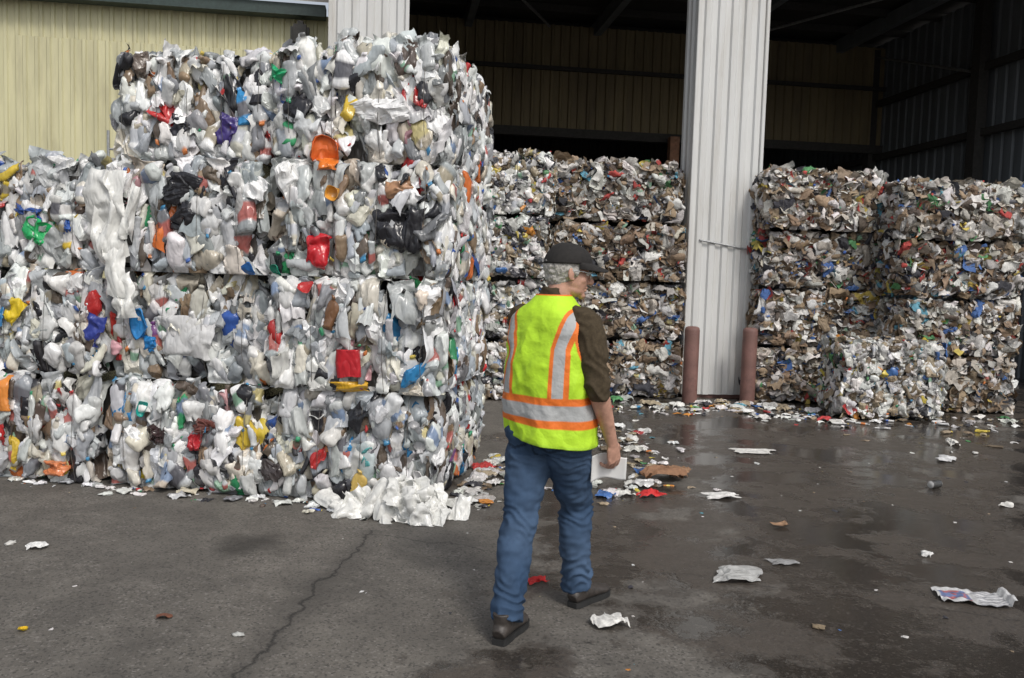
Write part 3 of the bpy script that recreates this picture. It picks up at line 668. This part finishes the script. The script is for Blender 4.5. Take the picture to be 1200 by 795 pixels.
for i,z in enumerate(VZ):
    a,b,yo=VP[i]
    for j in range(nc):
        an=2*math.pi*j/nc;ca_,sa_=math.cos(an),math.sin(an)
        ex=.86;x=a*math.copysign(abs(ca_)**ex,ca_);y=b*math.copysign(abs(sa_)**ex,sa_)+yo
        amp=.009+.013*max(0,min(1,(1.2-z)/.3))
        p=Vector((x*6,y*6,z*3.0))
        rd=abs(noise.noise(Vector((x*5+z*3,y*5,z*5-x*5+2)))); rd2=abs(noise.noise(Vector((x*11-z*6,y*11,z*9+x*9+7))))
        dsp=amp*noise.noise(p+Vector((4,2,1)))*1.8+.022*(.2-rd)+.012*(.2-rd2)+.005*noise.noise(Vector((x*16,y*16,z*9+x*12)))
        dsp*=1-.75*max(0,min(1,(z-1.38)/.1))
        l=math.hypot(x,y) or 1
        xx=x+dsp*x/l;yy=y+dsp*y/l
        zz=z-(.02*x/.2)*(1.0-z)/.12 if z<1.0 else z
        V.append(Bp(xx,yy,zz))
        c=YEL
        sxp=.138+max(0,z-1.30)*.22
        dx=abs(abs(x)-sxp)
        if z>1.06 and dx<.040: c=ORG if dx>.022 else SIL
        if .955<z<1.085: c=ORG if (z<.985 or z>1.055) else SIL
        if z<.884 or z>1.542: c=ORG if z>1.5 else (.40,.66,.04)
        ah=((y+.0)/.095)**2+((z-1.345)/.125)**2
        if abs(x)>.14 and ah<1.22: c=ORG
        C.append(c);keep.append(not(abs(x)>.14 and ah<1))
F=[]
for i in range(len(VZ)-1):
    for j in range(nc):
        q=(i*nc+j,i*nc+(j+1)%nc,(i+1)*nc+(j+1)%nc,(i+1)*nc+j)
        if all(keep[k] for k in q): F.append(q)
o=mk('hi_vis_vest',V,np.array(F),m_vest,np.array(C),parent=man);q=o.modifiers.new('s','SOLIDIFY');q.thickness=.003
def shoe(name,heel,ang,lift=0):
    d=Vector((math.sin(ang),math.cos(ang),0));r=Vector((d.y,-d.x,0))
    B_=Body();P=[(0.0,.03,.055,.028),(.03,.038,.085,.036),(.08,.040,.092,.038),(.13,.042,.078,.040),(.19,.050,.058,.046),(.24,.050,.045,.042),(.285,.036,.034,.03),(.30,.02,.028,.012)]
    pts=[];rad=[]
    for s,wd,h,_ in P: pts.append(heel+d*s+UP*(h/2+.018));rad.append((wd,h/2))
    B_.tube(pts,rad,ref=r,n=20,sub=4);B_.tube([heel+d*.055+UP*.06,heel+d*.05+UP*.14],[(.042,.05),(.044,.052)],ref=r)
    B_.build(name,m_shoe,.005,3,lambda c:.002*noise.noise(c*30))
    out=[(0,.028),(.02,.036),(.07,.040),(.12,.040),(.18,.050),(.235,.053),(.28,.042),(.305,.022)]
    L_=[heel+d*s+r*w_ for s,w_ in out]+[heel+d*s-r*w_ for s,w_ in out[::-1]];k=len(L_)
    V=[p+UP*.001 for p in L_]+[p+UP*.028 for p in L_]
    mk(name+'_sole',V,[tuple(range(k)),tuple(range(k,2*k))[::-1]]+[(i,(i+1)%k,k+(i+1)%k,k+i) for i in range(k)],m_sole,smooth=False,parent=man)
shoe('left_shoe',Vector((-.022,3.65,0)),R(22)); shoe('right_shoe',Vector((.335,4.11,0)),R(40))
PS=R(80);HF=Vector((math.sin(PS),math.cos(PS),-.12)).normalized();HR_=Vector((math.cos(PS),-math.sin(PS),0));HU=HR_.cross(HF).normalized();HC=Vector((.258,3.995,1.656))
if HU.z<0: HU=-HU
def Hp(f_,r_,z_): return HC+HF*f_+HR_*r_+HU*z_
Hd=Body();HK=dict(X=HR_,Y=HF,Z=HU)
Hd.ell(Hp(-.018,0,.03),.077,.098,.095,**HK);Hd.ell(Hp(.028,0,-.035),.062,.064,.083,**HK);Hd.ell(Hp(.022,0,-.08),.056,.062,.036,**HK)
Hd.ell(Hp(.074,0,-.102),.024,.018,.018,**HK);Hd.ell(Hp(.078,0,.022),.048,.016,.012,**HK)
Hd.ell(Hp(.050,.038,-.032),.022,.028,.024,**HK);Hd.ell(Hp(.050,-.038,-.032),.022,.028,.024,**HK)
Hd.tube([Hp(.082,0,.012),Hp(.098,0,-.012),Hp(.113,0,-.034),Hp(.104,0,-.044)],[.009,.010,.0125,.010],ref=HR_,n=12)
for s in(-1,1): Hd.ell(Hp(.098,.011*s,-.040),.008,.011,.008,**HK)
Hd.ell(Hp(.088,0,-.064),.023,.012,.0065,**HK);Hd.ell(Hp(.085,0,-.077),.021,.012,.0065,**HK)
for s in(-1,1):
    Hd.ell(Hp(-.008,.076*s,-.012),.009,.017,.031,X=HR_,Y=(HF-HR_*.35*s).normalized());Hd.ell(Hp(.004,.074*s,-.036),.006,.009,.010,**HK)
Hd.tube([Vector((.200,3.985,1.47)),Vector((.212,3.987,1.54)),Hp(-.022,0,-.05)],[(.066,.068),(.060,.062),(.058,.06)])
Hd.build('head',m_skin,.0036,3,lambda c:.0012*noise.noise(c*40))
E_=Body()
for s in(-1,1): E_.ell(Hp(.080,.031*s,.0),.011,.011,.011,**HK)
m_eye=mat('eye',(.7,.68,.65),.2,bstr=0);m_iris=mat('iris',(.04,.05,.06),.2,bstr=0)
mk('eyes',E_.v,E_.f,m_eye,parent=man)
I_=Body()
for s in(-1,1): I_.ell(Hp(.0895,.031*s,.0),.005,.0028,.005,**HK)
mk('irises',I_.v,I_.f,m_iris,parent=man)
Hh=Body();Hh.ell(Hp(-.026,0,.018),.083,.101,.088,**HK);Hh.ell(Hp(-.045,0,-.035),.066,.066,.05,**HK)
for s in(-1,1):
    Hh.ell(Hp(.022,.069*s,.012),.010,.016,.034,**HK)
Hh.build('hair',m_hair,.004,1,lambda c:.005*noise.noise(c*70)+.003*noise.noise(c*150) if ((c-HC).dot(HF)<.03 and (c-HC).z>-.095) else -.03)
Br=Body()
for s in(-1,1): Br.tube([Hp(.094,.014*s,.022),Hp(.093,.034*s,.027),Hp(.078,.054*s,.02)],[.0045,.005,.0035],ref=UP,n=8)
mk('eyebrows',Br.v,Br.f,m_hair,parent=man)
V=[];F=[];n=48;rows=22
for i in range(rows+1):
    ph=(i/rows)*math.pi/2
    for j in range(n):
        a=2*math.pi*j/n;sn=math.cos(ph)**.85;cz=math.sin(ph)
        x=.093*sn*math.cos(a);y=.114*sn*math.sin(a);z=.098*cz
        k=1+.02*noise.noise(Vector((x*14,y*14,z*14)))-(.006 if j%8==0 and i<rows-1 else 0)
        V.append(Hp(-.014+y*k,x*k,.034+z*k+.012*(y/.1 if i==0 else y/.1*(1-cz))))
for i in range(rows):
    for j in range(n): F.append((i*n+j,i*n+(j+1)%n,(i+1)*n+(j+1)%n,(i+1)*n+j))
o=mk('cap_crown',V,F,m_cap,parent=man);q=o.modifiers.new('s','SOLIDIFY');q.thickness=.003
Cb=Body();Cb.ell(Hp(-.014,0,.134),.007,.007,.004,**HK);mk('cap_button',Cb.v,Cb.f,m_cap,parent=man)
V=[];F=[];nu,nvv=25,10
for i in range(nvv):
    v=i/(nvv-1)
    for j in range(nu):
        u=(j/(nu-1)-.5)*2;a=u*1.25
        x0=.091*math.sin(a);y0=-.014+.112*math.cos(a)
        x1=.083*math.sin(u*1.45);y1=.09+.090*(max(0,1-abs(u)**2.6))**.55
        if abs(u)>.999: x1,y1=x0,y0+.004
        x=x0+(x1-x0)*v;y=y0+(y1-y0)*v
        V.append(Hp(y,x,.047-.020*v-.018*(abs(x)/.085)**2*(.35+.65*v)+.006))
for i in range(nvv-1):
    for j in range(nu-1): F.append((i*nu+j,i*nu+j+1,(i+1)*nu+j+1,(i+1)*nu+j))
o=mk('cap_visor',V,F,m_cap,parent=man);q=o.modifiers.new('s','SOLIDIFY');q.thickness=.004
G=Body()
for s in(-1,1):
    G.tube([Hp(-.012,.079*s,.004),Hp(.04,.075*s,.006),Hp(.088,.062*s,.004)],[.0022,.0022,.0025],ref=UP,n=8)
    ring=[Hp(.102-.012*abs(math.cos(a))*(1 if math.cos(a)*s>0 else 0),.034*s+.025*math.cos(a),-.004+.018*math.sin(a)) for a in [2*math.pi*k/16 for k in range(17)]]
    G.tube(ring,[.0018]*17,ref=HF,n=6,sub=1)
G.tube([Hp(.104,-.010,.0),Hp(.106,0,.003),Hp(.104,.010,.0)],[.0015]*3,ref=UP,n=6,sub=2)
mk('glasses',G.v,G.f,m_glass,parent=man)
